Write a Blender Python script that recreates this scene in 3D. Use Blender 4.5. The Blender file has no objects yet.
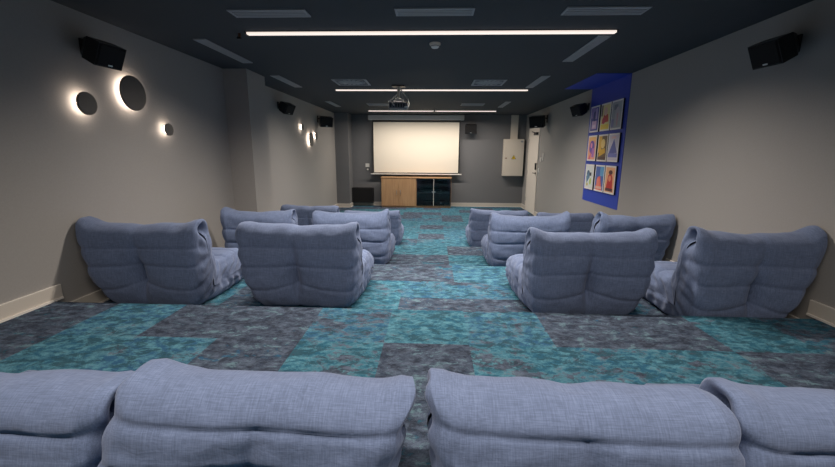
import bpy, bmesh, math, random
import numpy as np
from mathutils import Vector, Matrix, noise
random.seed(4)
S = bpy.context.scene
C = S.collection
PI = math.pi
H0 = 1.49                      # camera height above the lowest floor; z below is given from the camera level
def Zc(z): return z + H0

# ------------------------------------------------------------------ materials
def new_mat(name):
    m = bpy.data.materials.new(name); m.use_nodes = True
    nt = m.node_tree
    b = nt.nodes['Principled BSDF']
    return m, nt, b
def plain(name, col, rough=.6, metal=0., emit=None, estr=0., bump=0., bscale=60., var=0., spec=.5):
    m, nt, b = new_mat(name)
    b.inputs['Base Color'].default_value = (*col, 1)
    b.inputs['Roughness'].default_value = rough
    b.inputs['Metallic'].default_value = metal
    b.inputs['Specular IOR Level'].default_value = spec
    if emit:
        b.inputs['Emission Color'].default_value = (*emit, 1); b.inputs['Emission Strength'].default_value = estr
    if bump or var:
        tc = nt.nodes.new('ShaderNodeTexCoord'); nz = nt.nodes.new('ShaderNodeTexNoise')
        nz.inputs['Scale'].default_value = bscale; nz.inputs['Detail'].default_value = 4
        nt.links.new(tc.outputs['Object'], nz.inputs['Vector'])
        if bump:
            bp = nt.nodes.new('ShaderNodeBump'); bp.inputs['Strength'].default_value = bump; bp.inputs['Distance'].default_value = .004
            nt.links.new(nz.outputs['Fac'], bp.inputs['Height']); nt.links.new(bp.outputs['Normal'], b.inputs['Normal'])
        if var:
            rp = nt.nodes.new('ShaderNodeValToRGB')
            rp.color_ramp.elements[0].position = .3; rp.color_ramp.elements[1].position = .7
            rp.color_ramp.elements[0].color = (*[c*(1-var) for c in col], 1); rp.color_ramp.elements[1].color = (*[min(1, c*(1+var)) for c in col], 1)
            nt.links.new(nz.outputs['Fac'], rp.inputs['Fac']); nt.links.new(rp.outputs['Color'], b.inputs['Base Color'])
    return m

def mixrgb(nt, fac, a, b, mode='MIX'):
    n = nt.nodes.new('ShaderNodeMix'); n.data_type = 'RGBA'; n.blend_type = mode
    for sock, v in ((n.inputs[0], fac), (n.inputs[6], a), (n.inputs[7], b)):
        if isinstance(v, (int, float)): sock.default_value = v
        elif isinstance(v, tuple): sock.default_value = (*v, 1) if len(v) == 3 else v
        else: nt.links.new(v, sock)
    return n.outputs[2]
def noise_node(nt, vec, scale, detail=4, rough=.55, dist=0.):
    n = nt.nodes.new('ShaderNodeTexNoise'); n.inputs['Scale'].default_value = scale
    n.inputs['Detail'].default_value = detail; n.inputs['Roughness'].default_value = rough; n.inputs['Distortion'].default_value = dist
    nt.links.new(vec, n.inputs['Vector']); return n.outputs['Fac']
def mapping(nt, vec, scale=(1, 1, 1), loc=(0, 0, 0), rot=(0, 0, 0)):
    n = nt.nodes.new('ShaderNodeMapping'); n.inputs['Scale'].default_value = scale; n.inputs['Location'].default_value = loc; n.inputs['Rotation'].default_value = rot
    nt.links.new(vec, n.inputs['Vector']); return n.outputs['Vector']
def ramp(nt, fac, stops):
    n = nt.nodes.new('ShaderNodeValToRGB'); r = n.color_ramp
    while len(r.elements) < len(stops): r.elements.new(.5)
    for e, (p, c) in zip(r.elements, stops):
        e.position = p; e.color = (c, c, c, 1) if isinstance(c, (int, float)) else (*c, 1)
    nt.links.new(fac, n.inputs['Fac']); return n.outputs['Color']

def fabric_mat(name, base):
    m, nt, b = new_mat(name)
    tc = nt.nodes.new('ShaderNodeTexCoord'); v = tc.outputs['Object']
    wx = noise_node(nt, mapping(nt, v, (18, 300, 300)), 1., 2, .6)        # weft slubs
    wz = noise_node(nt, mapping(nt, v, (300, 24, 24)), 1., 2, .6)         # warp slubs
    mo = noise_node(nt, v, 9, 3)
    a = nt.nodes.new('ShaderNodeMath'); a.operation = 'ADD'; nt.links.new(wx, a.inputs[0]); nt.links.new(wz, a.inputs[1])
    h = nt.nodes.new('ShaderNodeMath'); h.operation = 'MULTIPLY'; nt.links.new(a.outputs[0], h.inputs[0]); h.inputs[1].default_value = .5
    weave = ramp(nt, h.outputs[0], [(.36, tuple(c*.80 for c in base)), (.50, base), (.64, tuple(min(1, c*1.18+.01) for c in base))])
    col = mixrgb(nt, .22, weave, ramp(nt, mo, [(.3, .55), (.7, 1.)]), 'MULTIPLY')
    nt.links.new(col, b.inputs['Base Color'])
    b.inputs['Roughness'].default_value = .92; b.inputs['Specular IOR Level'].default_value = .15
    b.inputs['Sheen Weight'].default_value = .25; b.inputs['Sheen Roughness'].default_value = .5; b.inputs['Sheen Tint'].default_value = (.75, .8, 1, 1)
    bp = nt.nodes.new('ShaderNodeBump'); bp.inputs['Strength'].default_value = .15; bp.inputs['Distance'].default_value = .002
    nt.links.new(h.outputs[0], bp.inputs['Height'])
    cr = noise_node(nt, mapping(nt, v, (1, 1, 1.6)), 16, 4, .6, .6)
    bp2 = nt.nodes.new('ShaderNodeBump'); bp2.inputs['Strength'].default_value = .22; bp2.inputs['Distance'].default_value = .012
    nt.links.new(cr, bp2.inputs['Height']); nt.links.new(bp2.outputs['Normal'], bp.inputs['Normal'])
    nt.links.new(bp.outputs['Normal'], b.inputs['Normal'])
    return m

def carpet_mat():
    m, nt, b = new_mat('carpet')
    tc = nt.nodes.new('ShaderNodeTexCoord'); v = tc.outputs['Object']
    at = nt.nodes.new('ShaderNodeAttribute'); at.attribute_name = 'tone'     # the tile's own dye: r = grey amount, g = blue shift, b = random
    sep = nt.nodes.new('ShaderNodeSeparateColor'); nt.links.new(at.outputs['Color'], sep.inputs['Color'])
    big = noise_node(nt, mapping(nt, v, (1, 1.5, 1)), 3.2, 9, .70, .3)
    fine = noise_node(nt, mapping(nt, v, (1, 1.5, 1), (3, 1, 0)), 15, 9, .74, .2)
    scr = noise_node(nt, mapping(nt, v, (1, 1.6, 1), (7, 5, 0)), 9, 9, .76, .45)
    pile = noise_node(nt, v, 260, 2)
    def math_(op, a, c, clamp=False):
        n = nt.nodes.new('ShaderNodeMath'); n.operation = op; n.use_clamp = clamp
        for s, x in zip(n.inputs, (a, c)):
            if isinstance(x, (int, float)): s.default_value = x
            else: nt.links.new(x, s)
        return n.outputs[0]
    nb = ramp(nt, big, [(.34, 0.), (.66, 1.)]); nf = ramp(nt, fine, [(.36, 0.), (.64, 1.)])
    g = math_('ADD', math_('MULTIPLY', sep.outputs['Red'], .52), math_('ADD', math_('MULTIPLY', nb, .38), math_('MULTIPLY', nf, .34)))
    gmask = ramp(nt, g, [(.55, 0.), (.63, 1.)])
    teal = mixrgb(nt, sep.outputs['Green'], (.028, .122, .190), (.036, .112, .215))
    light = mixrgb(nt, ramp(nt, fine, [(.44, 0.), (.58, 1.)]), teal, (.110, .285, .365))
    light = mixrgb(nt, ramp(nt, big, [(.52, 0.), (.68, .7)]), light, (.18, .39, .455))
    deep = mixrgb(nt, ramp(nt, scr, [(.49, 0.), (.57, .9)]), light, (.030, .085, .120))
    grey = mixrgb(nt, ramp(nt, fine, [(.40, 0.), (.60, 1.)]), (.040, .056, .090), (.108, .140, .200))
    grey = mixrgb(nt, ramp(nt, scr, [(.50, 0.), (.58, .62)]), grey, (.020, .024, .036))
    grey = mixrgb(nt, ramp(nt, scr, [(.38, .8), (.45, 0.)]), grey, (.16, .27, .32))
    c = mixrgb(nt, gmask, deep, grey)
    c = mixrgb(nt, .35, c, ramp(nt, pile, [(.3, .45), (.7, 1.)]), 'MULTIPLY')
    nt.links.new(c, b.inputs['Base Color'])
    b.inputs['Roughness'].default_value = 1; b.inputs['Specular IOR Level'].default_value = .1
    bp = nt.nodes.new('ShaderNodeBump'); bp.inputs['Strength'].default_value = .5; bp.inputs['Distance'].default_value = .006
    nt.links.new(pile, bp.inputs['Height']); nt.links.new(bp.outputs['Normal'], b.inputs['Normal'])
    return m

def wood_mat():
    m, nt, b = new_mat('beech')
    tc = nt.nodes.new('ShaderNodeTexCoord'); v = tc.outputs['Object']
    n = noise_node(nt, mapping(nt, v, (34, 34, 2.2)), 1., 4, .6, .4)
    c = ramp(nt, n, [(.3, (.37, .205, .098)), (.7, (.51, .315, .165))])
    nt.links.new(c, b.inputs['Base Color']); b.inputs['Roughness'].default_value = .45
    return m

M = dict(
    fabric=fabric_mat('chambray', (.137, .182, .302)),
    carpet=carpet_mat(),
    wood=wood_mat(),
    wall=plain('grey_wall_paint', (.325, .314, .300), .75, bump=.05, bscale=90, var=.03),
    wall_dark=plain('dark_grey_wall_paint', (.165, .168, .175), .7, bump=.05, bscale=90, var=.03),
    ceiling=plain('charcoal_ceiling_paint', (.038, .046, .055), .85, bump=.05, bscale=120, var=.05),
    skirting=plain('cream_skirting', (.60, .555, .49), .5),
    skirt_edge=plain('pale_trim_lit_edge', (.80, .76, .70), .4),  # floor trim strip, plus the lit top edge put in as colour
    black=plain('black_plastic', (.010, .010, .011), .45),
    grille=plain('black_speaker_cloth', (.005, .005, .006), .9, bump=.6, bscale=500),
    darkmetal=plain('dark_metal', (.03, .03, .032), .4, .5),
    chrome=plain('brushed_steel', (.62, .60, .57), .3, .9),
    bronze=plain('bronze_lamp_face', (.105, .098, .092), .6, bump=.1, bscale=300),
    vent=plain('grey_vent_metal', (.33, .345, .365), .5),
    vent_dark=plain('vent_dark_grey', (.13, .14, .155), .7),  # darker grey of the vent backings and projector body
    white=plain('white_plastic', (.74, .72, .68), .4),
    cream=plain('cream_enamel', (.70, .64, .55), .4),
    doorwhite=plain('white_door_paint', (.80, .74, .66), .45),
    screen=plain('matte_projection_screen', (.90, .83, .70), .9),
    blue=plain('ultramarine_paint', (.020, .055, .42), .6),
    glass=None,
    led=plain('led_diffuser', (.4, .39, .38), .5, emit=(1., .87, .78), estr=1.05),
    led_side=plain('led_profile_side', (.4, .39, .38), .5, emit=(1., .86, .77), estr=.95),
    glow=plain('lamp_diffuser', (.9, .85, .8), .5, emit=(1., .82, .68), estr=15.),
    lampbase=plain('lamp_base', (.8, .78, .74), .4),
    yellow=plain('warning_yellow', (.80, .56, .02), .5),
    ink=plain('black_ink', (.012, .012, .012), .5),
    copper=plain('copper_clip', (.30, .16, .10), .35, .8),
)
def glass_mat():
    m, nt, b = new_mat('smoked_glass')
    b.inputs['Base Color'].default_value = (.32, .36, .40, 1); b.inputs['Roughness'].default_value = .03
    b.inputs['Transmission Weight'].default_value = 1.; b.inputs['IOR'].default_value = 1.45
    return m
M['glass'] = glass_mat()

# ------------------------------------------------------------------ object helpers
def tag(o, label=None, cat=None, group=None, kind=None):
    if label: o['label'] = label
    if cat: o['category'] = cat
    if group: o['group'] = group
    if kind: o['kind'] = kind
    return o
def empty(name, loc=(0, 0, 0), rot=(0, 0, 0), label=None, cat=None, group=None):
    o = bpy.data.objects.new(name, None); C.objects.link(o); o.location = loc; o.rotation_euler = rot
    o.empty_display_size = .1
    return tag(o, label, cat, group)
class MB:
    """collects boxes, tubes, discs; builds ONE mesh object"""
    def __init__(s): s.bm = bmesh.new(); s.mi = 0
    def _set(s, fs):
        for f in fs: f.material_index = s.mi
    def box(s, a, b, bev=0., mat=None):
        lo = [min(p, q) for p, q in zip(a, b)]; hi = [max(p, q) for p, q in zip(a, b)]
        r = bmesh.ops.create_cube(s.bm, size=1.)
        vs = r['verts']
        for v in vs:
            v.co = Vector([lo[i] + (v.co[i] + .5)*(hi[i]-lo[i]) for i in range(3)])
            if mat is not None: v.co = mat @ v.co
        fs = set(f for v in vs for f in v.link_faces); s._set(fs)
        if bev > 0:
            es = list(set(e for v in vs for e in v.link_edges))
            g = bmesh.ops.bevel(s.bm, geom=es, offset=bev, segments=2, profile=.5, affect='EDGES')
            s._set(g['faces'])
        return s
    def cyl(s, p, q, r, r2=None, n=20, caps=True):
        p = Vector(p); q = Vector(q); d = q-p
        R = d.to_track_quat('Z', 'Y').to_matrix().to_4x4()
        g = bmesh.ops.create_cone(s.bm, cap_ends=caps, segments=n, radius1=r, radius2=r if r2 is None else r2, depth=d.length,
                                  matrix=Matrix.Translation((p+q)/2) @ R)
        s._set(set(f for v in g['verts'] for f in v.link_faces)); return s
    def tube(s, pts, r, n=8):
        pts = [Vector(p) for p in pts]; rings = []
        for i, p in enumerate(pts):
            d = (pts[min(i+1, len(pts)-1)] - pts[max(i-1, 0)]).normalized()
            R = d.to_track_quat('Z', 'Y').to_matrix()
            rings.append([s.bm.verts.new(p + R @ Vector((r*math.cos(2*PI*k/n), r*math.sin(2*PI*k/n), 0))) for k in range(n)])
        fs = []
        for a, b in zip(rings, rings[1:]):
            for k in range(n): fs.append(s.bm.faces.new((a[k], a[(k+1) % n], b[(k+1) % n], b[k])))
        fs.append(s.bm.faces.new(rings[0][::-1])); fs.append(s.bm.faces.new(rings[-1])); s._set(fs); return s
    def lathe(s, o, ax, prof, n=32):
        """prof: list of (radius, height along ax)"""
        o = Vector(o); R = Vector(ax).to_track_quat('Z', 'Y').to_matrix(); rings = []
        for r, h in prof:
            rings.append([s.bm.verts.new(o + R @ Vector((max(r, 1e-4)*math.cos(2*PI*k/n), max(r, 1e-4)*math.sin(2*PI*k/n), h))) for k in range(n)])
        fs = []
        for a, b in zip(rings, rings[1:]):
            for k in range(n): fs.append(s.bm.faces.new((a[k], a[(k+1) % n], b[(k+1) % n], b[k])))
        s._set(fs); return s
    def poly(s, pts, th=None):
        vs = [s.bm.verts.new(p) for p in pts]; f = s.bm.faces.new(vs); fs = [f]
        if th is not None:
            g = bmesh.ops.extrude_face_region(s.bm, geom=[f]); nv = [e for e in g['geom'] if isinstance(e, bmesh.types.BMVert)]
            for v in nv: v.co += Vector(th)
            fs = list(set(f2 for v in nv+vs for f2 in v.link_faces))
        s._set(fs); return s
    def hexa(s, A, B):
        """two quads A, B (4 pts each) joined into a solid"""
        a = [s.bm.verts.new(p) for p in A]; b = [s.bm.verts.new(p) for p in B]
        fs = [s.bm.faces.new(a[::-1]), s.bm.faces.new(b)]
        for i in range(4): fs.append(s.bm.faces.new((a[i], a[(i+1) % 4], b[(i+1) % 4], b[i])))
        s._set(fs); return s
    def build(s, name, mats, parent=None, smooth=False):
        bmesh.ops.recalc_face_normals(s.bm, faces=s.bm.faces[:])
        me = bpy.data.meshes.new(name); s.bm.to_mesh(me); s.bm.free()
        for m in (mats if isinstance(mats, (list, tuple)) else [mats]): me.materials.append(m)
        if smooth:
            for p in me.polygons: p.use_smooth = True
            try: me.set_sharp_from_angle(angle=math.radians(40))
            except Exception: pass
        o = bpy.data.objects.new(name, me); C.objects.link(o)
        if parent is not None: o.parent = parent
        return o
def box(name, a, b, m, parent=None, bev=0.):
    return MB().box(a, b, bev).build(name, m, parent)
def copy_tree(o, parent=None):
    c = o.copy(); C.objects.link(c)
    if parent is not None: c.parent = parent
    for ch in list(o.children): copy_tree(ch, c)
    return c
def struct(o): o['kind'] = 'structure'; return o

# ------------------------------------------------------------------ room
LX, RX, BY, RY = -2.63, 2.49, 11.05, -2.0
CE = Zc(1.0)
T = [Zc(-1.03), Zc(-1.185), Zc(-1.34), Zc(-1.49)]      # tier levels, last is the floor
E = [2.448, 4.04, 5.56]                                   # tier edges
PX, PY0, PY1 = -2.33, 5.04, 5.57                         # pier on the left wall
NX, NY = -2.275, 10.56                                   # nib in the far left corner

# carpeted stepped floor: one mesh, tiles carry their dye
xs = [LX] + [0.21 + .47*k for k in range(-5, 5)] + [RX]
xs = [x for x in xs if LX <= x <= RX]; xs = sorted(set(xs))
tiers = [
    (T[0], [RY, -1.62, -1.17, -.72, -.27, .18, .63, 1.08, 1.53, 1.98, 2.43, E[0]]),
    (T[1], [E[0], 2.62, 3.07, 3.50, 3.90, E[1]]),
    (T[2], [E[1], 4.20, 4.62, 5.06, E[2]]),
    (T[3], [E[2], 5.80, 6.25, 6.70, 7.15, 7.60, 8.05, 8.5, 8.95, 9.4, 9.85, 10.3, 10.75, BY]),
]
G, L_ = 1., 0.
over = {}                                               # (tier, row) -> grey amounts left to right (12 columns from LX)
#          -2.61  -2.14 -1.67 -1.2  -.73  -.26  .21  .68  1.15 1.62  2.09
over[0, 9] = [.85, .15, .92, .95, .35, .12, .18, .97, .95, .18, .5, .6]
over[0, 8] = [.80, .10, .12, .75, .25, .95, .22, .25, .22, .95, .8, .6]
over[0, 10] = [.85, .15, .92, .95, .45, .3, .5, .97, .95, .2, .5, .6]
over[1, 1] = [.6, .3, .7, .3, .25, .82, .78, .75, .3, .6, .3, .4]
over[1, 2] = [.6, .3, .7, .3, .2, .25, .28, .2, .4, .6, .3, .4]
over[1, 3] = [.6, .3, .7, .85, .88, .75, .08, .1, .2, .6, .3, .4]
over[1, 4] = [.6, .3, .7, .85, .8, .7, .1, .12, .2, .6, .3, .4]
over[2, 2] = [.5, .3, .5, .8, .8, .75, .15, .1, .6, .3, .3, .4]
over[2, 3] = [.5, .3, .5, .2, .15, .1, .85, .8, .2, .3, .3, .4]
over[3, 1] = [.5, .3, .5, .2, .15, .12, .2, .1, .2, .3, .3, .4]
over[3, 2] = [.5, .3, .5, .7, .6, .2, .1, .1, .2, .3, .3, .4]
over[3, 3] = [.5, .3, .5, .2, .15, .8, .2, .1, .2, .3, .3, .4]
rt = random.Random(11)
verts, faces, tone = [], [], []
def quad(p, t):
    i = len(verts); verts.extend(p); faces.append((i, i+1, i+2, i+3)); tone.append(t)
for ti, (z, ys) in enumerate(tiers):
    for r in range(len(ys)-1):
        last = (ti < 3 and r == len(ys)-2)
        for c in range(len(xs)-1):
            base = over.get((ti, r)); g = base[min(c, 11)] if base else rt.choice([.1, .15, .2, .25, .35, .7, .85])
            t = (min(1, max(0, g + rt.uniform(-.06, .06))), rt.choice([0, .1, .3, .9]), rt.random(), 1)
            x0, x1, y0, y1 = xs[c], xs[c+1], ys[r], ys[r+1]
            quad([(x0, y0, z), (x1, y0, z), (x1, y1, z), (x0, y1, z)], t)
            if last:
                zn = tiers[ti+1][0]; quad([(x0, y1, z), (x1, y1, z), (x1, y1, zn), (x0, y1, zn)], t)
# underside so the floor is a solid
for (x0, y0, x1, y1) in ((LX, RY, RX, BY),): quad([(x0, y0, -.1), (x0, y1, -.1), (x1, y1, -.1), (x1, y0, -.1)], (0, 0, 0, 1))
quad([(LX, RY, -.1), (RX, RY, -.1), (RX, RY, T[0]), (LX, RY, T[0])], (0, 0, 0, 1))
me = bpy.data.meshes.new('floor'); me.from_pydata(verts, [], faces)
ca = me.color_attributes.new('tone', 'FLOAT_COLOR', 'CORNER')
for p, t in zip(me.polygons, tone):
    for li in p.loop_indices: ca.data[li].color = t
me.materials.append(M['carpet']); fl = bpy.data.objects.new('floor', me); C.objects.link(fl); struct(fl)

struct(box('ceiling', (LX-.1, RY-.1, CE), (RX+.1, BY+.1, CE+.1), M['ceiling']))
b = MB(); b.box((LX-.1, RY, -.1), (LX, BY, CE)); struct(b.build('wall_left', M['wall']))
struct(box('trim_1', (LX, PY0, 0), (PX, PY1, CE), M['wall']))
struct(box('wall_right', (RX, RY, -.1), (RX+.1, BY, CE), M['wall']))
b = MB(); b.box((LX-.1, BY, -.1), (RX+.1, BY+.1, CE)); struct(b.build('wall_back', M['wall_dark']))
struct(box('trim_2', (LX, NY, 0), (NX, BY, CE), M['wall_dark']))
struct(box('wall_rear', (LX-.1, RY-.1, -.1), (RX+.1, RY, CE), M['wall']))

def skirting(name, runs):
    b = MB()
    for (a, c, z, side) in runs:        # side: 'L','R' -> along y ; 'B' -> along x
        if side in 'LR':
            x = a[0]; d = .014 if side == 'L' else -.014
            b.mi = 0; b.box((x, a[1], z), (x+d, c[1], z+.10)); b.mi = 1; b.box((x, a[1], z), (x+d*1.7, c[1]-.005, z+.014)); b.box((x, a[1], z+.10), (x+d, c[1], z+.104))  # low strip is trim; pale top strip paints in the lit edge
        else:
            y = a[1]
            b.mi = 0; b.box((a[0], y, z), (c[0], y-.014, z+.10)); b.mi = 1; b.box((a[0], y, z), (c[0], y-.024, z+.014)); b.box((a[0], y, z+.10), (c[0], y-.014, z+.104))
    return struct(b.build(name, [M['skirting'], M['skirt_edge']]))
skirting('baseboard_left', [((LX, RY), (LX, E[0]+.07), T[0], 'L'), ((LX, E[0]+.07), (LX, E[1]+.07), T[1], 'L'), ((LX, E[1]+.07), (LX, PY0), T[2], 'L'),
                            ((LX, PY0), (PX, PY0), T[2], 'B'), ((PX, PY0), (PX, PY1), T[2], 'L'), ((LX, PY1), (LX, NY), T[3], 'L')])
skirting('baseboard_right', [((RX, RY), (RX, E[0]+.07), T[0], 'R'), ((RX, E[0]+.07), (RX, E[1]+.07), T[1], 'R'), ((RX, E[1]+.07), (RX, E[2]+.07), T[2], 'R'), ((RX, E[2]+.07), (RX, 9.56), T[3], 'R'), ((RX, 10.62), (RX, BY), T[3], 'R')])
skirting('baseboard_back', [((LX, NY), (NX, NY), T[3], 'B'), ((NX, NY), (NX, BY), T[3], 'L'), ((NX, BY), (RX, BY), T[3], 'B')])

# ------------------------------------------------------------------ quilted floor chairs
def catmull(P, n):
    P = np.array(P, float); k = len(P); out = []
    for i in range(k):
        p0, p1, p2, p3 = P[(i-1) % k], P[i], P[(i+1) % k], P[(i+2) % k]
        for t in np.linspace(0, 1, 24, endpoint=False):
            out.append(.5*((2*p1) + (-p0+p2)*t + (2*p0-5*p1+4*p2-p3)*t*t + (-p0+3*p1-3*p2+p3)*t**3))
    out = np.array(out); cl = np.vstack([out, out[:1]])
    s = np.concatenate([[0], np.cumsum(np.linalg.norm(np.diff(cl, axis=0), axis=1))])
    u = np.linspace(0, s[-1], n, endpoint=False)
    return np.stack([np.interp(u, s, cl[:, 0]), np.interp(u, s, cl[:, 1])], 1), u, s[-1]
def near_poly(p, S_):
    best = None
    for a, c in zip(S_, S_[1:]):
        a = np.array(a); c = np.array(c); d = c-a; t = np.clip(((p-a)@d)/(d@d), 0, 1); q = a+t*d; e = np.linalg.norm(p-q)
        if best is None or e < best[0]: best = (e, q)
    return best[1]

def chair(name, label, loc, rot=0., W=.92, H=.68, D=.86, sh=.32, lean=0., seams=(.49, .345, .17), seed=0, group=None, sag=.02,
          earL=.03, earR=.03, tuckL=1., tuckR=1., pinch=1., roll=None, taper=.15, deflate=.72, groove=.7, scallop=1., R=.075, shear=0., tapL=0., tapR=0.):
    rs = np.random.RandomState(seed)
    th = .115
    P = [(.14, 0), (.045, .04), (-.015, .17*H/.68), (-.022, .36*H/.68), (-.012, H-.14), (.005, H-.055), (.055, H-.008), (.115, H), (.175, H-.02),
         (.215, H-.09), (.235, max(sh+.10, H-.2)), (.262, sh+.055), (.30, sh+.012), (.38, sh), (.55, sh+.012), (D-.17, sh+.005), (D-.06, sh-.04), (D-.005, sh*.55), (D-.035, .055), (D-.13, 0), (.5, 0), (.3, 0)]
    NU = 270
    prof, u, Ltot = catmull(P, NU)
    nrm = np.roll(prof, -1, 0) - np.roll(prof, 1, 0); nrm = np.stack([-nrm[:, 1], nrm[:, 0]], 1); nrm /= np.linalg.norm(nrm, axis=1)[:, None]+1e-9
    ctr = prof.mean(0)
    # orientation: P runs clockwise seen from +x (back up, over the top, forward): make normals outward
    if ((prof - ctr)*nrm).sum() < 0: nrm = -nrm
    itop = int(np.argmax(prof[:, 1])); 
    icr = min(range(itop, NU), key=lambda i: abs(prof[i, 0]-.285) + abs(prof[i, 1]-sh-.02)*2)
    ifr = int(np.argmax(prof[:, 0]))
    kt, ke, kf = np.array((.105, H-.10)), np.array((.17, .15*min(1, sh/.32))), np.array((D-.14, sh*.5))
    med = np.zeros_like(prof)
    for (i0, i1, A_, B_) in ((0, itop, ke, kt), (itop, icr, kt, ke), (icr, ifr, ke, kf), (ifr, NU, kf, ke)):
        for i in range(i0, i1):
            t_ = (i-i0)/(i1-i0); rev = (A_ is kt) or (A_ is kf)
            t_ = max(0, (t_-.12)/.88) if rev else min(1, t_/.88)
            med[i] = A_*(1-t_) + B_*t_
    back = [i for i in range(itop)]                     # back outer face indices
    us = []
    for z in seams:
        j = min(back, key=lambda i: abs(prof[i, 1]-z) + (10 if prof[i, 0] > .11 and prof[i, 1] < .1 else 0)); us.append(u[j])
    us.append(0.0)
    # over the top and down the front, along the seat, round the roll
    k = us[0] + (u[itop]-us[0])*2.0 + .05
    while k < u[icr]-.08: us.append(k); k += .15
    us.append(u[icr]); k = u[icr] + .17
    iend = min(range(icr, NU), key=lambda i: abs(prof[i, 0]-(D-.13)) + prof[i, 1]*3)
    while k < u[iend]-.06: us.append(k); k += .155
    us.append(u[iend]); us = np.array(sorted(set(us)))
    NB, NC = 72, 13
    rows = []                                            # (x normalised -1..1 for the body, inset q, bulge)
    for c in range(NC): 
        q = 1-(c/NC); rows.append((-1, q))
    for c in range(NB+1): rows.append((-1+2*c/NB, 0.))
    for c in range(NC): rows.append((1, (c+1)/NC))
    NV = len(rows)
    co = np.zeros((NV, NU, 3)); hb = W/2-R
    seg = np.searchsorted(us, u, side='right')-1; seg = np.clip(seg, 0, len(us)-1)
    sp = Vector((seed*3.7, seed*1.3, 0))
    frontmask = np.clip((prof[:, 0]-.15)/.2, 0, 1)
    for v, (xn, q) in enumerate(rows):
        bulge = R*(1-(1-q)**2.6)**(1/2.6) if q > 0 else 0.
        x0 = xn*hb + xn*bulge if abs(xn) == 1 and q > 0 else xn*hb
        xc = x0/(W/2)
        gpin = math.exp(-(abs(x0-.012*math.sin(u[i]*9+seed))/.030)**1.5); gp2 = math.exp(-(x0/.15)**2)
        for i in range(NU):
            p = prof[i].copy(); n = nrm[i]; m_ = med[i]
            isback = 1-frontmask[i]
            # seams wander, gathered towards the pinch in the middle of the back
            zz = p[1]
            ush = u[i] + -gp2*pinch*.034*math.exp(-((zz-.18*H/.68)/.13)**2)*isback*(1 if i < itop else 0) + .010*noise.noise(Vector((x0*2.2, u[i]*1.5, 0))+sp)
            j = int(np.searchsorted(us, ush, side='right')-1); j = max(0, min(j, len(us)-1))
            a0 = us[j]; a1 = us[j+1] if j+1 < len(us) else Ltot
            s_ = min(1, max(0, (ush-a0)/max(1e-6, a1-a0)))
            wdt = min(1., (a1-a0)/.15)
            puff = (4*s_*(1-s_))**.36*.019*wdt*deflate
            gro = math.exp(-(s_*(a1-a0)/.010)**2) + math.exp(-((1-s_)*(a1-a0)/.010)**2)
            puff -= .007*groove*gro
            scal = math.exp(-(s_*(a1-a0)/.035)**2) + math.exp(-((1-s_)*(a1-a0)/.035)**2)
            if p[1] < .03 and p[0] > .12: puff *= .1
            lo = zz < .52*H/.68*1.02
            dp = puff*(1-.25*abs(xc)**6)
            if i < itop:
                dp -= gpin*pinch*(.060*math.exp(-((zz-.27*H/.68)/.15)**2) + .004 + .012*math.exp(-((zz-.48*H/.68)/.06)**2)) + gp2*pinch*.036*math.exp(-((zz-.24*H/.68)/.16)**2)
            elif i > icr: dp -= math.exp(-(x0/.06)**2)*.022*(1 if p[1] > .05 else 0)
            else: dp -= math.exp(-(x0/.05)**2)*.006
            # wrinkles
            w = noise.noise(Vector((x0*7, p[0]*9, p[1]*12))+sp)*.006 + noise.noise(Vector((x0*17, p[0]*15, p[1]*24))+sp)*.0028
            endw = max(0, abs(xc)-.72)/.28
            w += endw*.0035*math.sin(u[i]*46 + 3*noise.noise(Vector((u[i]*3, xn, 1))+sp))*(1-q)
            dp += w
            pos = p + n*dp*(1-q)
            pos = pos*(1-q) + m_*q
            x = x0 - (.016*scallop*scal*(1-q)*math.copysign(max(0, (abs(xc)-.75)/.25), xc) if isback > .3 else 0)
            if q > 0:
                pl = math.sin(u[i]*52 + 2.5*noise.noise(Vector((u[i]*2.5, xn*3, q*2))+sp))
                x += xn*((.007 if i >= icr or i < 12 else .004)*pl*4*q*(1-q) + .010*noise.noise(Vector((u[i]*6, q*4, xn))+sp))
                # gathered tucks: in the roll at the top corner and at the elbow
                tk = tuckL if xn < 0 else tuckR
                d2 = (pos[0]-.105)**2 + (pos[1]-(H-.085))**2
                x -= xn*.06*tk*math.exp(-d2/.0016)
                d3 = (pos[0]-(.34))**2 + (pos[1]-sh*.52)**2
                x -= xn*.028*math.exp(-d3/.0045)
            y, z = pos
            # corners of the backrest stand up like ears, the middle sags
            up = min(1, max(0, (p[1]-(H-.2))/.2)) if p[0] < .3 else 0
            ear = earL if xc < 0 else earR
            z += up*(ear*1.35*max(0, (abs(xc)-.66)/.34)**1.8 - sag*(1-xc*xc))
            if roll: z += up*roll*xc
            y += lean*max(0, z-.1)
            z += up*.012*noise.noise(Vector((x0*5, 0, 3))+sp)
            # narrower at the foot of the back
            t_ = max(0, 1-z/(.30*H/.68)); x *= 1-taper*t_*t_*(1-.6*frontmask[i])
            y += .012*noise.noise(Vector((x0*2.5, z*3, 7))+sp)
            x += shear*(z-.3)
            tt = max(0, 1-z/(.62*H/.68))**1.4*(1-.8*frontmask[i]); hx_ = min(1, abs(xc)*1.0)
            x += (tapL if xc < 0 else -tapR)*tt*hx_**1.3
            if z < .003: z = .003
            co[v, i] = (x, y, z)
    V = co.reshape(-1, 3)
    idx = np.arange(NV*NU).reshape(NV, NU)
    F = np.stack([idx[:-1], np.roll(idx, -1, 1)[:-1], np.roll(idx, -1, 1)[1:], idx[1:]], -1)      # NV-1, NU, 4
    Ff = F.reshape(-1, 4)
    fn = np.cross(V[Ff[:, 2]]-V[Ff[:, 0]], V[Ff[:, 3]]-V[Ff[:, 1]])
    vn = np.zeros_like(V)
    for k_ in range(4): np.add.at(vn, Ff[:, k_], fn)
    vn /= np.linalg.norm(vn, axis=1)[:, None]+1e-12
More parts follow.
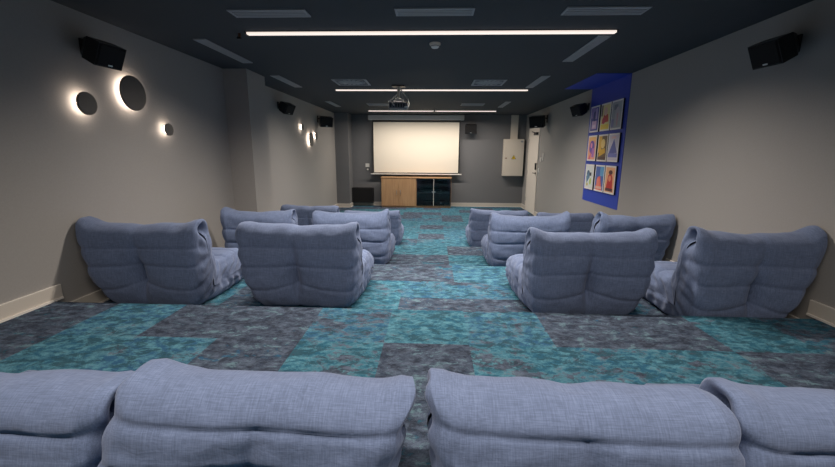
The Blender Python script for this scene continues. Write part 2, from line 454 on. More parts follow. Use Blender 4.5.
    test = V[idx[NC+NB//2, itop]]; flip = vn[idx[NC+NB//2, itop]][2] < 0
    if flip: vn = -vn; F = F[..., ::-1]
    root = empty('floor_chair', loc, (0, 0, math.radians(rot)), label, 'chair', group)
    for nm, sel in (('backrest', [i for i in range(NU) if i < icr]), ('seat', [i for i in range(NU) if i >= icr])):
        fs = F[:, sel].reshape(-1, 4); used = np.unique(fs); mp = -np.ones(len(V), int); mp[used] = np.arange(len(used))
        me = bpy.data.meshes.new(nm); me.from_pydata(V[used].tolist(), [], mp[fs].tolist())
        me.polygons.foreach_set('use_smooth', [True]*len(me.polygons))
        me.normals_split_custom_set_from_vertices(vn[used].tolist())
        me.materials.append(M['fabric'])
        o = bpy.data.objects.new(nm, me); C.objects.link(o); o.parent = root
    return root

g1 = 'quilted floor chairs in the nearest row'; g2 = 'quilted floor chairs in the second row'; g3 = 'quilted floor chairs in the third row'; g4 = 'quilted floor chairs in the farthest row'
s1 = (.325, .215, .10)
# nearest row
k1 = dict(deflate=.75, groove=.55, scallop=1.6, R=.06, H=.395, D=.56, sh=.105, seams=s1, group=g1)
k2 = dict(k1, H=.368, seams=(.285, .18, .08))
chair('c', 'blue quilted floor chair cut by the lower left corner, leftmost of the nearest row', (-1.285, .87, T[0]), 0, shear=.2, W=.84, seed=1, earL=.02, earR=.02, tuckR=1.6, sag=.0, pinch=.3, **k2)
chair('c', 'blue quilted floor chair in the nearest row, left of the gap where carpet shows', (-.465, .86, T[0]), 0, shear=.28, W=.83, seed=2, earL=.025, earR=.02, tuckR=1.8, sag=.0, pinch=.3, roll=-.012, **k1)
chair('c', 'blue quilted floor chair in the nearest row, right of the gap where carpet shows', (.40, .86, T[0]), 0, shear=-.12, W=.82, seed=3, earL=.035, earR=.0, sag=.005, pinch=.3, roll=-.008, **k1)
chair('c', 'blue quilted floor chair cut by the lower right corner, rightmost of the nearest row', (1.205, .89, T[0]), -2, W=.84, seed=4, earL=.035, earR=.02, sag=.0, tuckL=1.6, pinch=.3, **k2)
# second row
chair('c', 'blue quilted floor chair against the left wall, in front of the stepped baseboard', (-2.16, 2.68, T[1]), 2, .92, .665, .86, .305, seed=5, sag=0.03, tapL=0.17, group=g2, earL=0.045, earR=0.03, tuckR=1.4, pinch=1.3)
chair('c', 'blue quilted floor chair left of the aisle, second row, right top corner rolled over', (-1.005, 2.73, T[1]), 0, .93, .645, .84, .305, seed=6, tapL=0.1, group=g2, earL=0.02, earR=0.03, tuckR=1.6, pinch=1.1, sag=0.005)
chair('c', 'blue quilted floor chair right of the aisle in the second row, with pointed upper corners', (1.125, 2.66, T[1]), 1, .90, .635, .86, .305, seed=7, tapR=0.09, group=g2, earL=0.045, earR=0.045, pinch=1.2, sag=0.015)
chair('c', 'blue quilted floor chair against the right wall at the right edge of the photo', (2.095, 2.49, T[1]), -2, .80, .70, .84, .305, seed=8, tapR=0.2, group=g2, earL=0.03, earR=0.055, tuckL=1.7, pinch=1.2, sag=0.035)
# third row
chair('c', 'blue quilted floor chair beside the wall pier on the left, in the third row', (-1.945, 4.14, T[2]), 0, .83, .69, .80, .305, seed=9, sag=0.02, tapL=0.08, group=g3, earL=0.045, earR=0.03, tuckR=1.4)
chair('c', 'pale blue quilted floor chair left of the aisle, third row, peaked right corner', (-.94, 4.30, T[2]), 0, .90, .66, .84, .305, seed=10, group=g3, earL=0.02, earR=0.06)
chair('c', 'pale lit blue quilted floor chair right of the aisle in the third row', (1.085, 4.28, T[2]), 0, .90, .655, .84, .305, seed=11, group=g3, earL=0.03, earR=0.06, tuckR=1.5)
chair('c', 'blue quilted floor chair by the right wall just below the blue poster panel', (2.085, 4.08, T[2]), 2, .80, .72, .80, .305, seed=12, tapR=0.12, group=g3, earL=0.05, earR=0.02, lean=-.2)
# farthest row
chair('c', 'dark blue quilted floor chair in the farthest row on the left, near the wall', (-1.92, 5.88, T[3]), 0, .92, .665, .84, .305, seed=13, group=g4, earL=.01, earR=.0)
chair('c', 'dark blue quilted floor chair left of the aisle in the farthest row', (-.945, 5.85, T[3]), 0, .90, .60, .84, .305, seed=14, group=g4, earL=.0, earR=.02)
chair('c', 'dark blue quilted floor chair right of the aisle in the farthest row', (1.01, 5.85, T[3]), 0, .90, .635, .84, .305, seed=15, group=g4, earL=.04, earR=.0)
chair('c', 'farthest row floor chair on the right, mostly hidden behind two nearer chairs', (2.02, 5.88, T[3]), 0, .88, .60, .84, .305, seed=16, group=g4, earL=.0, earR=.0)

# ------------------------------------------------------------------ ceiling strip lights
LAMP_W = 88.
def strip(y, label, ext=(-1.61, 1.485), watt=LAMP_W, spread=143):
    r = empty('linear_ceiling_light', ((ext[0]+ext[1])/2, y, CE), label=label, cat='ceiling light', group='linear lights across the ceiling')
    w = (ext[1]-ext[0])/2
    box('housing', (-w-.01, -.03, -.006), (w+.01, .03, 0), M['darkmetal'], r)
    box('diffuser', (-w, -.0235, -.022), (w, .0235, -.020), M['led'], r)
    box('lit_profile', (-w, -.0245, -.020), (w, .0245, -.0065), M['led_side'], r)
    ld = bpy.data.lights.new('lamp', 'AREA'); ld.shape = 'RECTANGLE'; ld.size = 2*w; ld.size_y = .045; ld.energy = watt; ld.color = (1., .89, .79); ld.spread = math.radians(spread)
    lo = bpy.data.objects.new('lamp', ld); C.objects.link(lo); lo.parent = r; lo.location = (0, 0, -.0245)
    for s in (-1, 1):
        MB().box((s*w, -.028, -.023), (s*(w+.012), .028, -.002)).build('end_cap', M['darkmetal'], r)
    return r
strip(3.56, 'longest looking linear ceiling light, nearest, above the smoke detector')
strip(6.65, 'linear ceiling light passing just behind the projector mount, middle of the three')
strip(9.9, 'short looking linear ceiling light nearest the projection screen', watt=72, spread=168)
strip(.45, 'linear ceiling light above the nearest row of chairs, out of frame', watt=60, spread=160)
# clip at the left end of the near light
r = empty('cable_clip', (-1.70, 3.60, CE), label='small copper cable clip at the left end of the nearest linear light', cat='clip')
MB().cyl((0, 0, -.03), (0, 0, 0), .012).build('stem', M['copper'], r)
MB().box((-.022, -.012, -.045), (.010, .012, -.028), .003).build('jaw', M['darkmetal'], r)
r = empty('sprinkler_head', (.0, 9.6, CE), label='small dark sprinkler head beside the linear light nearest the screen', cat='sprinkler')
MB().lathe((0, 0, 0), (0, 0, -1), [(0, 0), (.06, 0), (.055, .012), (.02, .016), (.016, .05), (0, .05)], 20).build('escutcheon', M['darkmetal'], r, True)
MB().lathe((0, 0, 0), (0, 0, -1), [(0, .05), (.05, .052), (.05, .058), (0, .058)], 20).build('deflector', M['darkmetal'], r)

# ------------------------------------------------------------------ ceiling vents
def slot_vent(x0, x1, y0, y1, label, group, nslat=4):
    cx_, cy_ = (x0+x1)/2, (y0+y1)/2; hx, hy = (x1-x0)/2, (y1-y0)/2
    r = empty('ceiling_vent', (cx_, cy_, CE), label=label, cat='vent', group=group)
    f = MB(); fr = .014
    f.box((-hx, -hy, -.008), (hx, -hy+fr, 0)); f.box((-hx, hy-fr, -.008), (hx, hy, 0)); f.box((-hx, -hy+fr, -.008), (-hx+fr, hy-fr, 0)); f.box((hx-fr, -hy+fr, -.008), (hx, hy-fr, 0))
    f.build('frame', M['vent'], r)
    box('backing', (-hx+fr, -hy+fr, -.002), (hx-fr, hy-fr, 0), M['vent_dark'], r)
    s = MB(); along_x = hx > hy
    for k in range(nslat):
        t = (k+.5)/nslat
        if along_x:
            y = -hy+fr + t*(2*hy-2*fr); s.box((-hx+fr, y-.009, -.007), (hx-fr, y+.009, -.002))
        else:
            x = -hx+fr + t*(2*hx-2*fr); s.box((x-.007, -hy+fr, -.007), (x+.007, hy-fr, -.002))
    s.build('slats', M['vent'], r); return r
gv = 'slot vents in the ceiling'
slot_vent(-1.51, -.94, 3.02, 3.175, 'wide slot vent at the top left of the ceiling, above the near linear light', gv)
slot_vent(-.295, .275, 3.015, 3.165, 'wide slot vent at the top centre of the ceiling', gv)
slot_vent(.915, 1.49, 3.012, 3.17, 'wide slot vent at the top right of the ceiling', gv)
slot_vent(-2.21, -2.095, 3.755, 4.71, 'long slot vent along the left wall in front of the pier, nearest of three', gv)
slot_vent(-2.21, -2.09, 5.46, 6.42, 'long slot vent along the left wall beside the pier, second of three', gv)
slot_vent(-2.21, -2.10, 8.15, 9.1, 'long slot vent along the left wall nearest the back wall', gv)
slot_vent(1.405, 1.515, 3.70, 4.67, 'long slanting slot vent touching the right end of the near linear light', gv)
slot_vent(1.405, 1.515, 5.50, 6.45, 'long slot vent touching the right end of the middle linear light', gv)
slot_vent(1.405, 1.515, 8.16, 9.15, 'long slot vent on the right, nearest the back wall', gv)
def grid_vent(x0, x1, y0, y1, label):
    cx_, cy_ = (x0+x1)/2, (y0+y1)/2; hx, hy = (x1-x0)/2, (y1-y0)/2
    r = empty('swirl_diffuser', (cx_, cy_, CE), label=label, cat='vent', group='square swirl diffusers in the ceiling')
    f = MB(); fr = .03
    f.box((-hx, -hy, -.008), (hx, -hy+fr, 0)); f.box((-hx, hy-fr, -.008), (hx, hy, 0)); f.box((-hx, -hy+fr, -.008), (-hx+fr, hy-fr, 0)); f.box((hx-fr, -hy+fr, -.008), (hx, hy-fr, 0))
    f.build('frame', M['vent'], r)
    box('backing', (-hx+fr, -hy+fr, -.002), (hx-fr, hy-fr, 0), M['vent_dark'], r)
    s = MB()
    for k in range(16):
        a = 2*PI*k/16; Rm = Matrix.Rotation(a, 4, 'Z')
        s.box((.05, -.020, -.008), (.195, .016, -.003), 0, Rm)
    s.cyl((0, 0, -.008), (0, 0, -.002), .045, n=20)
    s.build('vanes', M['vent'], r)
grid_vent(-1.46, -.97, 5.745, 6.235, 'square swirl diffuser on the ceiling left of the projector')
grid_vent(.545, 1.005, 5.78, 6.25, 'square swirl diffuser on the ceiling right of the projector')
slot_vent(-1.43, -.97, 8.5, 8.9, 'faint square vent on the ceiling left of the projector, near the screen', gv, 6)
slot_vent(.56, 1.04, 8.45, 8.85, 'faint square vent on the ceiling right of the projector, near the screen', gv, 6)

r = empty('smoke_detector', (-.004, 3.93, CE), label='small round cream smoke detector on the ceiling behind the near linear light', cat='smoke detector')
MB().lathe((0, 0, 0), (0, 0, -1), [(0, 0), (.052, 0), (.052, .014), (.047, .020), (0, .020)], 28).build('base', M['cream'], r, True)
MB().lathe((0, 0, 0), (0, 0, -1), [(.040, .018), (.040, .030), (.030, .042), (.014, .046), (0, .046)], 28).build('dome', M['white'], r, True)
MB().lathe((0, 0, 0), (0, 0, -1), [(.0405, .024), (.0415, .025), (.0415, .028), (.0405, .029)], 28).build('sensor_slit', M['darkmetal'], r)

# ------------------------------------------------------------------ projector
r = empty('projector', (-.555, 6.30, CE), label='ceiling mounted projector hanging on a short pole in front of the screen', cat='projector')
MB().box((-.10, -.09, -.02), (.10, .09, 0), .006).build('ceiling_plate', M['darkmetal'], r)
MB().cyl((0, 0, -.20), (0, 0, -.02), .022).build('pole', M['cream'], r)
b = MB(); b.lathe((0, 0, -.20), (0, 0, 1), [(0, -.03), (.05, -.03), (.055, 0), (.03, .02), (0, .02)], 20)
for a in range(4):
    an = PI/4 + a*PI/2; b.tube([(0.03*math.cos(an), .03*math.sin(an), -.205), (.10*math.cos(an), .09*math.sin(an), -.222), (.115*math.cos(an), .10*math.sin(an), -.262)], .008)
b.build('mount_arms', M['white'], r, True)
pb = MB().box((-.145, -.115, -.345), (.145, .125, -.252), .018).build('body', M['vent_dark'], r, True)
MB().lathe((-.05, .122, -.30), (0, 1, 0), [(0, 0), (.036, 0), (.036, .025), (.028, .03), (0, .02)], 24).build('lens', M['black'], r, True)
b = MB()
for k in range(6): b.box((-.12+k*.04, -.118, -.325), (-.10+k*.04, -.113, -.275))
b.build('rear_ports', M['black'], r)
MB().tube([(.02, 0, -.04), (.06, -.03, -.09), (.15, -.05, -.20), (.165, -.08, -.27), (.16, -.13, -.32), (.10, -.13, -.325)], .009).build('cable', M['white'], r, True)
MB().tube([(-.02, 0, -.12), (-.10, -.04, -.20), (-.14, -.06, -.235), (-.10, -.1, -.25), (-.06, -.125, -.30)], .009).build('cable', M['white'], r, True)

# ------------------------------------------------------------------ loudspeakers
def speaker(loc, aim, wall_n, label, sc=1.):
    """a tapering satellite speaker on a wall bracket; aim: direction the front faces; wall_n: normal of the wall into the room; loc: point on the wall"""
    group = 'black loudspeakers on brackets'
    r = empty('loudspeaker', loc, label=label, cat='loudspeaker', group=group)
    aim = Vector(aim).normalized(); n = Vector(wall_n)
    R = aim.to_track_quat('Y', 'Z').to_matrix().to_4x4()
    ctr = n*(.145*sc) + Vector((0, 0, -.045*sc)); Mx = Matrix.Translation(ctr) @ R @ Matrix.Scale(sc, 4)
    def q(y, hw, hb, ht): return [Mx @ Vector(p) for p in ((-hw, y, -hb), (hw, y, -hb), (hw, y, ht), (-hw, y, ht))]
    c = MB(); c.hexa(q(-.115, .055, .045, .05), q(-.04, .105, .085, .08)); c.hexa(q(-.04, .105, .085, .08), q(.088, .118, .092, .084))
    bmesh.ops.remove_doubles(c.bm, verts=c.bm.verts[:], dist=1e-5)
    c.build('cabinet', M['black'], r)
    g = MB(); g.hexa(q(.088, .112, .087, .079), q(.10, .106, .080, .073)); g.build('grille', M['grille'], r)
    bd = MB(); bd.hexa(q(.10, .018, .074, -.064), q(.1025, .018, .074, -.064)); bd.build('badge', M['chrome'], r)
    t = n.cross(Vector((0, 0, 1)))
    p = MB(); p.poly([t*(-.03)*sc + Vector((0, 0, -.07*sc)), t*.03*sc + Vector((0, 0, -.07*sc)), t*.03*sc + Vector((0, 0, .05*sc)), t*(-.03)*sc + Vector((0, 0, .05*sc))], n*.014)
    for v in p.bm.verts: v.co -= n*.002
    p.build('wall_plate', M['darkmetal'], r)
    a = MB(); e = Mx @ Vector((0, -.112, 0)); a.tube([n*.01, n*.05*sc, e], .013*sc); a.build('bracket_arm', M['darkmetal'], r, True)
    return r
speaker((LX, 3.03, Zc(.762)), (.90, -.10, -.42), (1, 0, 0), 'large black loudspeaker high on the left wall above the round discs', .95)
speaker((RX, 3.0, Zc(.758)), (-.90, -.10, -.42), (-1, 0, 0), 'large black loudspeaker high on the right wall near the photo edge', .95)
speaker((LX, 6.76, Zc(.77)), (.78, -.25, -.45), (1, 0, 0), 'small looking black loudspeaker on the left wall just past the pier', .95)
speaker((RX, 6.70, Zc(.75)), (-.78, -.30, -.40), (-1, 0, 0), 'small looking black loudspeaker on the right wall just past the blue panel', .95)
speaker((LX, 9.05, Zc(.735)), (.5, -.80, -.30), (1, 0, 0), 'black loudspeaker on the left wall nearest the back corner', 1.2)
speaker((RX, 9.05, Zc(.76)), (-.55, -.75, -.25), (-1, 0, 0), 'black loudspeaker on the right wall above the white door', 1.35)
speaker((.985, BY, Zc(.70)), (-.1, -.95, -.25), (0, -1, 0), 'black loudspeaker on the back wall right of the projection screen', 1.3)

# ------------------------------------------------------------------ round wall lamps
def disc_lamp(y, z, rad, off, label):
    r = empty('wall_lamp', (LX, y, Zc(z)), label=label, cat='wall lamp', group='round disc wall lamps on the left wall')
    ax = (1, 0, 0)
    MB().lathe((0, 0, 0), ax, [(0, 0), (rad*.42, 0), (rad*.42, off-.004), (0, off-.004)], 32).build('base', M['lampbase'], r, True)
    MB().lathe((0, 0, 0), ax, [(rad*.60, off-.003), (rad*.64, off-.016), (rad*.80, off-.016), (rad*.84, off-.003)], 40).build('diffuser', M['glow'], r, True)
    MB().lathe((0, 0, 0), ax, [(0, off-.003), (rad*.97, off-.003), (rad, off), (rad, off+.012), (rad*.98, off+.016), (0, off+.017)], 48).build('disc', M['bronze'], r, True)
OFF = .048
def lamp_at(y, z, rad, label):   # y,z measured in the wall plane; slide to where the offset disc stands
    k = (abs(LX)-OFF)/abs(LX); disc_lamp(y*k, z*k, rad*k, OFF, label)
lamp_at(2.98, .345, .084, 'medium round disc wall lamp with a glowing halo, leftmost on the left wall')
lamp_at(3.47, .487, .145, 'largest round disc wall lamp on the left wall, below the near loudspeaker')
lamp_at(3.885, .205, .058, 'smallest round disc wall lamp on the left wall before the pier, lowest of its three')
lamp_at(7.95, .48, .060, 'small round disc wall lamp past the pier, highest of the far three')
lamp_at(8.48, .255, .145, 'large round disc wall lamp past the pier, lowest of the far three')
lamp_at(8.85, .345, .085, 'medium round disc wall lamp past the pier, rightmost and nearest the back wall')

# ------------------------------------------------------------------ projection screen
r = empty('projection_screen', (-.49, BY-.13, Zc(.0)), label='large cream pull-down projection screen on the back wall', cat='projection screen')
box('casing', (-1.30, -.055, .855), (1.29, .075, .985), M['white'], r, .012)
box('screen_fabric', (-1.19, -.004, -.575), (1.195, .0, .86), M['screen'], r)
for s in (-1, 1): box('black_border', (s*1.19 if s < 0 else 1.165, -.006, -.565), (s*1.165 if s < 0 else 1.195, -.0041, .86), M['ink'], r)
box('black_border', (-1.165, -.006, .80), (1.165, -.0041, .86), M['ink'], r)
box('black_border', (-1.165, -.006, -.575), (1.165, -.0041, -.548), M['ink'], r)
box('bottom_bar', (-1.26, -.018, -.605), (1.265, .014, -.575), M['white'], r, .006)
for s in (-1, 1): MB().cyl((s*1.262, 0, -.585), (s*1.28, 0, -.585), .014).build('bar_end', M['black'], r)

# ------------------------------------------------------------------ wooden media cabinet
cx0, cx1, cy0, cz1 = -1.425, .487, 10.66, Zc(-.66)
r = empty('media_cabinet', ((cx0+cx1)/2, cy0, 0), label='low beech media cabinet with two wooden and two glass doors under the screen', cat='cabinet')
w = (cx1-cx0)/2; d = .36
b = MB()
b.box((-w, 0.02, .05), (-w+.025, d, cz1-.03)); b.box((w-.025, 0.02, .05), (w, d, cz1-.03)); b.box((-.0125, .02, .05), (.0125, d, cz1-.03)); b.box((-w, .02, .03), (w, d, .055)); b.box((-w, d-.012, .03), (w, d, cz1-.03))
b.build('carcass', M['wood'], r)
box('worktop', (-w-.008, -.008, cz1-.032), (w+.008, d, cz1), M['wood'], r, .004)
box('plinth', (-w+.01, .035, 0), (w-.01, d-.02, .05), M['wood'], r)
for s in (-1, 1):
    x0, x1 = (-w+.006, -w/2-.002) if s < 0 else (-w/2+.002, -.008)
    dr = box('door', (x0, 0, .045), (x1, .019, cz1-.036), M['wood'], r, .002)
    xh = x1-.05 if s < 0 else x0+.05
    hb = MB(); hb.tube([(xh, 0, .36), (xh, -.025, .37), (xh, -.03, .42), (xh, -.025, .47), (xh, 0, .48)], .008); hb.build('handle', M['chrome'], dr, True)
for s in (-1, 1):
    x0, x1 = (.014, w/2-.003) if s < 0 else (w/2+.003, w-.008)
    dr = box('glass_door', (x0, .004, .055), (x1, .010, cz1-.04), M['glass'], r)
    xe = x1 if s < 0 else x0
    box('glass_edge', (xe-.004, .003, .055), (xe+.004, .011, cz1-.04), M['white'], dr)
    xh = x1-.03 if s < 0 else x0+.03
    MB().cyl((xh, .004, .44), (xh, -.02, .44), .016).build('knob', M['chrome'], dr)
box('shelf', (.0125, .04, .40), (w-.025, d-.012, .42), M['vent'], r)
box('interior_lining', (.0125, d-.02, .055), (w-.025, d-.0121, cz1-.032), M['black'], r)
for zz_, hh_, cl, nm, lab in ((.42, .10, 'black', 'amplifier', 'black amplifier on the shelf behind the glass cabinet doors'), (.055, .13, 'darkmetal', 'media_player', 'dark grey media player at the bottom behind the glass cabinet doors')):
    e = empty(nm, ((cx0+cx1)/2 + w/2, cy0+.20, zz_), label=lab, cat='electronics')
    box('case', (-.30, -.10, .008), (.30, .10, hh_), M[cl], e, .004)
    for sx in (-1, 1): box('foot', (sx*.26-.02, -.08, 0), (sx*.26+.02, .08, .008), M['black'], e)
    MB().cyl((.2, -.10, hh_*.5), (.2, -.115, hh_*.5), .022).build('dial', M['vent'], e)

# black low panel on the wall left of the cabinet
r = empty('subwoofer', (-1.98, BY-.11, Zc(-1.395)), label='flat black subwoofer box low on the back wall left of the cabinet', cat='subwoofer')
box('cabinet', (-.30, -.09, 0), (.30, .11, .42), M['black'], r, .008)
box('grille', (-.285, -.098, .015), (.285, -.0905, .405), M['grille'], r)

# wall switches
def switch(name, loc, n, w, h, label, mat='white'):
    r = empty(name, loc, label=label, cat='switch', group='small wall switches')
    n = Vector(n); t = Vector((0, 0, 1)).cross(n)
    def pl(a, hh, d0, d1):
        p = [t*sx*a + Vector((0, 0, sz*hh)) + n*d0 for sx, sz in ((-1, -1), (1, -1), (1, 1), (-1, 1))]
        return MB().poly(p, n*(d1-d0))
    pl(w/2, h/2, 0, .010).build('plate', M[mat], r); pl(w*.32, h*.34, .010, .016).build('rocker', M['white'], r)
    return r
switch('wall_switch', (-1.855, BY, Zc(-.36)), (0, -1, 0), .11, .10, 'white switch on the back wall just left of the screen bottom')
switch('wall_switch', (-1.85, BY, Zc(-.475)), (0, -1, 0), .09, .07, 'dark socket right under the white switch left of the screen', 'darkmetal')
switch('wall_switch', (RX, 9.15, Zc(-.08)), (-1, 0, 0), .085, .16, 'tall white switch on the right wall before the door')
switch('wall_switch', (RX, 9.33, Zc(-.14)), (-1, 0, 0), .08, .10, 'low white switch on the right wall between the tall switch and the door')
switch('wall_switch', (RX, 9.46, Zc(-.39)), (-1, 0, 0), .09, .10, 'white switch next to the door handle on the right wall')

# ------------------------------------------------------------------ electrical cabinet
r = empty('electrical_cabinet', (2.16, BY-.002, Zc(-.615)), label='cream electrical cabinet with a yellow warning triangle on the back wall', cat='electrical cabinet')
dp = .19; k = (BY-dp)/BY
hx = .268; hz = .985
box('body', (-hx, -dp+.012, 0), (hx, 0, hz), M['cream'], r, .006)
dr = box('door', (-hx+.004, -dp, .006), (hx-.004, -dp+.0115, hz-.006), M['cream'], r, .004)
tri = MB(); tz = .50; ts = .062
tri.poly([(-ts, -dp-.001, tz-.045), (ts, -dp-.001, tz-.045), (0, -dp-.001, tz+.065)], (0, -.002, 0)); to = tri.build('warning_triangle', M['yellow'], dr)
bl = MB(); bl.poly([(x*.9, -dp-.0035, tz+z) for x, z in ((.008, .038), (-.014, .0), (-.002, .0), (-.010, -.034), (.016, .008), (.003, .008))], (0, -.0008, 0))
for p, q in (((-ts, -.045), (ts, -.045)), ((ts, -.045), (0, .065)), ((0, .065), (-ts, -.045))):
    bl.tube([(p[0]*.93, -dp-.0032, tz+p[1]*.93), (q[0]*.93, -dp-.0032, tz+q[1]*.93)], .0035, 6)
bl.build('warning_symbol', M['ink'], dr)
MB().cyl((-.205, -dp-.012, .48), (-.205, -dp, .48), .018).build('lock', M['copper'], dr)
box('name_plate', (.17, -dp-.002, .90), (.235, -dp, .945), M['vent'], dr)
tag(box('cable_trunking', (2.075, BY-.07, Zc(-.615)+hz), (2.262, BY, CE), M['cream'], None, .004), 'cream vertical cable trunking from the electrical cabinet up to the ceiling', 'cable trunking')

# ------------------------------------------------------------------ door
dz = Zc(.56)
r = empty('door_1', (RX, 10.07, 0)); r['kind'] = 'structure'; r['label'] = 'white door in the right wall near the back corner'
b = MB()
b.box((-.02, -.50, 0), (.0, -.455, dz+.05)); b.box((-.02, .455, 0), (0, .50, dz+.05)); b.box((-.02, -.455, dz), (0, .455, dz+.05)); b.build('door_frame', M['doorwhite'], r)
box('door_leaf', (-.014, -.452, .006), (0, .452, dz-.003), M['doorwhite'], r)
b = MB(); b.box((-.07, -.42, dz-.13), (-.014, -.18, dz-.07), .004); b.tube([(-.05, -.22, dz-.07), (-.06, -.02, dz-.045), (-.03, .16, dz-.03)], .010); b.build('door_closer', M['darkmetal'], r)
b = MB(); b.box((-.045, -.425, 1.10), (-.014, -.355, 1.26), .006); b.build('keypad_lock', M['black'], r)
b = MB(); b.cyl((-.014, -.39, 1.02), (-.06, -.39, 1.02), .012); b.tube([(-.058, -.39, 1.02), (-.058, -.27, 1.02)], .010); b.cyl((-.014, -.39, 1.02), (-.022, -.39, 1.02), .026); b.build('door_handle', M['darkmetal'], r, True)
b = MB()
for hzz in (.3, 1.0, 1.8): b.cyl((-.02, .452, hzz-.05), (-.02, .452, hzz+.05), .008)
b.build('hinges', M['chrome'], r)

# ------------------------------------------------------------------ blue poster panel and posters
b = MB(); b.box((RX-.006, 5.345, Zc(-.745)), (RX, 6.595, CE)); b.box((2.05, 5.345, CE-.006), (RX, 6.595, CE))
tag(b.build('accent_wall_panel', M['blue']), 'ultramarine blue panel on the right wall that folds onto the ceiling, behind the posters', 'panel')
PM = {}
def pm(c):
    c = tuple(c)
    if c not in PM: PM[c] = plain('print_ink_%d' % len(PM), c, .55)
    return PM[c]
cols_y = [6.495, 6.11, 5.76]      # far edge of each column (left in the photo first)
rows_z = [(.712, .325), (.275, -.11), (-.163, -.55)]
def blob(cx, cz, rx, rz, n=18, a0=0): return [(cx+rx*math.cos(2*PI*k/n+a0), cz+rz*math.sin(2*PI*k/n+a0)) for k in range(n)]
def rect(a, b_, c, d): return [(a, b_), (c, b_), (c, d), (a, d)]
W_ = (.80, .76, .72)
art = [ # background, list of (colour, polygon) with x 0..1 left to right, z 0..1 upwards
 ((.10, .10, .34), [((.30, .22, .52), rect(.0, .55, .55, 1)), ((.62, .42, .60), rect(.2, .08, .8, .42)), ((.05, .05, .20), blob(.5, .62, .18, .22)), ((.45, .35, .62), rect(.62, .5, .85, .95)), ((.75, .62, .75), rect(.32, .14, .68, .26))]),
 ((.78, .66, .30), [((.62, .07, .05), [(.1, .25), (.9, .3), (.8, .6), (.35, .62)]), ((.80, .50, .42), blob(.52, .72, .2, .17)), ((.85, .62, .08), rect(0, 0, 1, .2)), ((.20, .14, .12), rect(0, .55, .18, 1)), ((.60, .05, .10), blob(.35, .36, .2, .14))]),
 ((.36, .38, .40), [((.18, .20, .24), rect(.2, .7, .6, .9)), ((.46, .42, .46), blob(.6, .5, .25, .3)), ((.52, .30, .32), rect(.55, .08, .7, .55)), ((.26, .24, .40), rect(.0, .05, .3, .35))]),
 ((.80, .36, .22), [((.16, .09, .40), blob(.5, .55, .34, .3)), ((.70, .12, .20), [(.1, .0), (.5, .4), (.4, .0)]), ((.42, .16, .50), rect(.55, .1, .85, .5)), ((.85, .50, .18), rect(0, .84, 1, 1)), ((.80, .30, .40), blob(.45, .62, .12, .12))]),
 ((.16, .10, .05), [((.72, .42, .05), rect(0, .3, .4, 1)), ((.80, .58, .20), blob(.55, .68, .25, .2)), ((.70, .40, .04), [(.1, .12), (.9, .3), (.8, .5), (.2, .4)]), ((.10, .05, .04), rect(.0, .0, 1, .13))]),
 ((.62, .58, .66), [((.12, .14, .42), [(.05, .25), (.55, .85), (.95, .3)]), ((.20, .22, .55), rect(0, .12, 1, .28)), ((.75, .50, .50), rect(.25, .86, .75, .94))]),
 ((.66, .70, .68), [((.06, .12, .20), blob(.35, .65, .2, .15)), ((.10, .22, .34), [(.2, .2), (.6, .5), (.45, .75), (.1, .5)]), ((.40, .55, .10), blob(.7, .3, .12, .15)), ((.05, .05, .07), rect(.55, .55, .8, .7)), ((.55, .45, .10), blob(.3, .15, .12, .07))]),
 ((.07, .14, .42), [((.80, .16, .10), [(.1, 0), (.3, .55), (.6, .6), (.9, 0)]), ((.12, .36, .62), rect(.55, .6, 1, 1)), ((.80, .22, .16), blob(.4, .35, .2, .2)), ((.75, .45, .35), rect(.1, .05, .9, .16))]),
 ((.80, .42, .22), [((.55, .03, .03), [(.15, .15), (.3, .65), (.55, .85), (.8, .6), (.85, .15)]), ((.78, .30, .16), blob(.5, .55, .15, .12)), ((.08, .03, .04), rect(.1, .04, .9, .16)), ((.10, .03, .03), blob(.55, .8, .22, .09))]),
]
plabels = ['dark violet poster in a white border, upper left of the nine on the blue panel', 'poster with a red shape over yellow, upper middle of the nine on the blue panel', 'grey poster in a white border, upper right of the nine on the blue panel',
           'orange and purple poster, middle row left on the blue panel', 'black and gold poster, centre of the nine on the blue panel', 'pale lilac poster with a dark blue peak, middle row right on the blue panel',
           'pale poster with scattered dark and green marks, lower left on the blue panel', 'blue poster with a red peak, lower middle on the blue panel', 'orange poster with a dark red figure shape, lower right on the blue panel']
i = 0
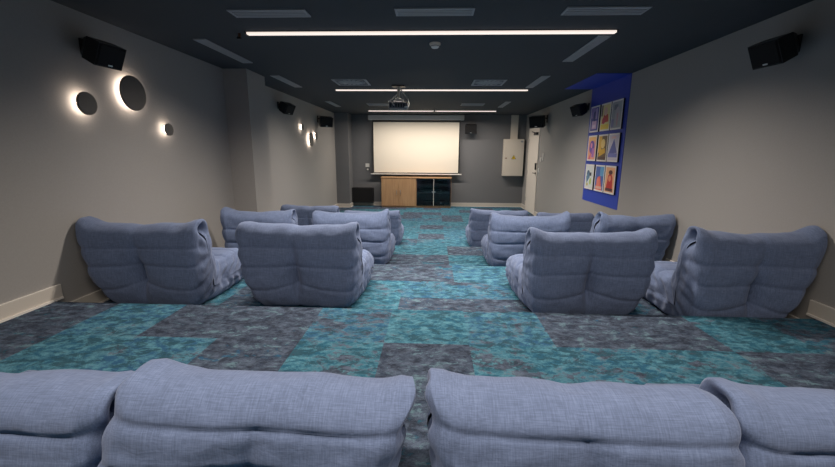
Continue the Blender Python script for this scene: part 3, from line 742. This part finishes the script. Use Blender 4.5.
for rz in rows_z:
    for cy_ in cols_y:
        wy, hz = .325, rz[0]-rz[1]
        r = empty('poster', (RX-.006, cy_, rz[1]+H0), label=plabels[i], cat='poster', group='nine posters on the blue panel')
        # local: photo-left is +y (farther), so x01 -> y = -x*wy
        box('backing_board', (-.022, -wy, 0), (0, 0, hz), M['ink'], r)  # sides coloured black to paint in the shaded edge of the poster
        box('white_border', (-.0245, -wy, 0), (-.0222, 0, hz), pm(W_), r)
        bg, shp = art[i]; cols = [bg]; mb = MB(); mg = .022
        def P3(x, z, e): return (-.0246-e, -(mg + x*(wy-2*mg)), mg + z*(hz-2*mg))
        mb.mi = 0; mb.poly([P3(0, 0, .0002), P3(1, 0, .0002), P3(1, 1, .0002), P3(0, 1, .0002)])
        for j, (c, pts) in enumerate(shp):
            cols.append(c); mb.mi = j+1; mb.poly([P3(min(1, max(0, x)), min(1, max(0, z)), .0006+.0004*j) for x, z in pts])
        # printed title line
        mb.build('print', [pm(c) for c in cols], r)
        i += 1

# ------------------------------------------------------------------ camera, world, view
W = bpy.data.worlds.new('World'); S.world = W; W.use_nodes = True
W.node_tree.nodes['Background'].inputs[0].default_value = (.0, .0, .0, 1); W.node_tree.nodes['Background'].inputs[1].default_value = 0
def rotm(p, y, r):
    cp, sp, cy_, sy, cr, sr = math.cos(p), math.sin(p), math.cos(y), math.sin(y), math.cos(r), math.sin(r)
    A = np.array([[cy_, sy, 0], [0, 0, -1], [-sy, cy_, 0]]); P_ = np.array([[1, 0, 0], [0, cp, -sp], [0, sp, cp]]); Q = np.array([[cr, -sr, 0], [sr, cr, 0], [0, 0, 1]])
    return Q @ P_ @ A
Mr = rotm(.2047, .0396, .0070)
cam = bpy.data.cameras.new('camera'); co_ = bpy.data.objects.new('camera', cam); C.objects.link(co_)
cam.sensor_width = 36; cam.sensor_fit = 'HORIZONTAL'; cam.lens = 390.22*36/835; cam.clip_start = .02
m4 = Matrix.Identity(4)
for a in range(3):
    m4[a][0] = Mr[0][a]; m4[a][1] = -Mr[1][a]; m4[a][2] = -Mr[2][a]
m4.translation = Vector((0, 0, H0)); co_.matrix_world = m4
S.camera = co_
S.view_settings.view_transform = 'Standard'; S.view_settings.look = 'None'; S.view_settings.gamma = 1; S.view_settings.use_curve_mapping = False
S.view_settings.exposure = 0.0
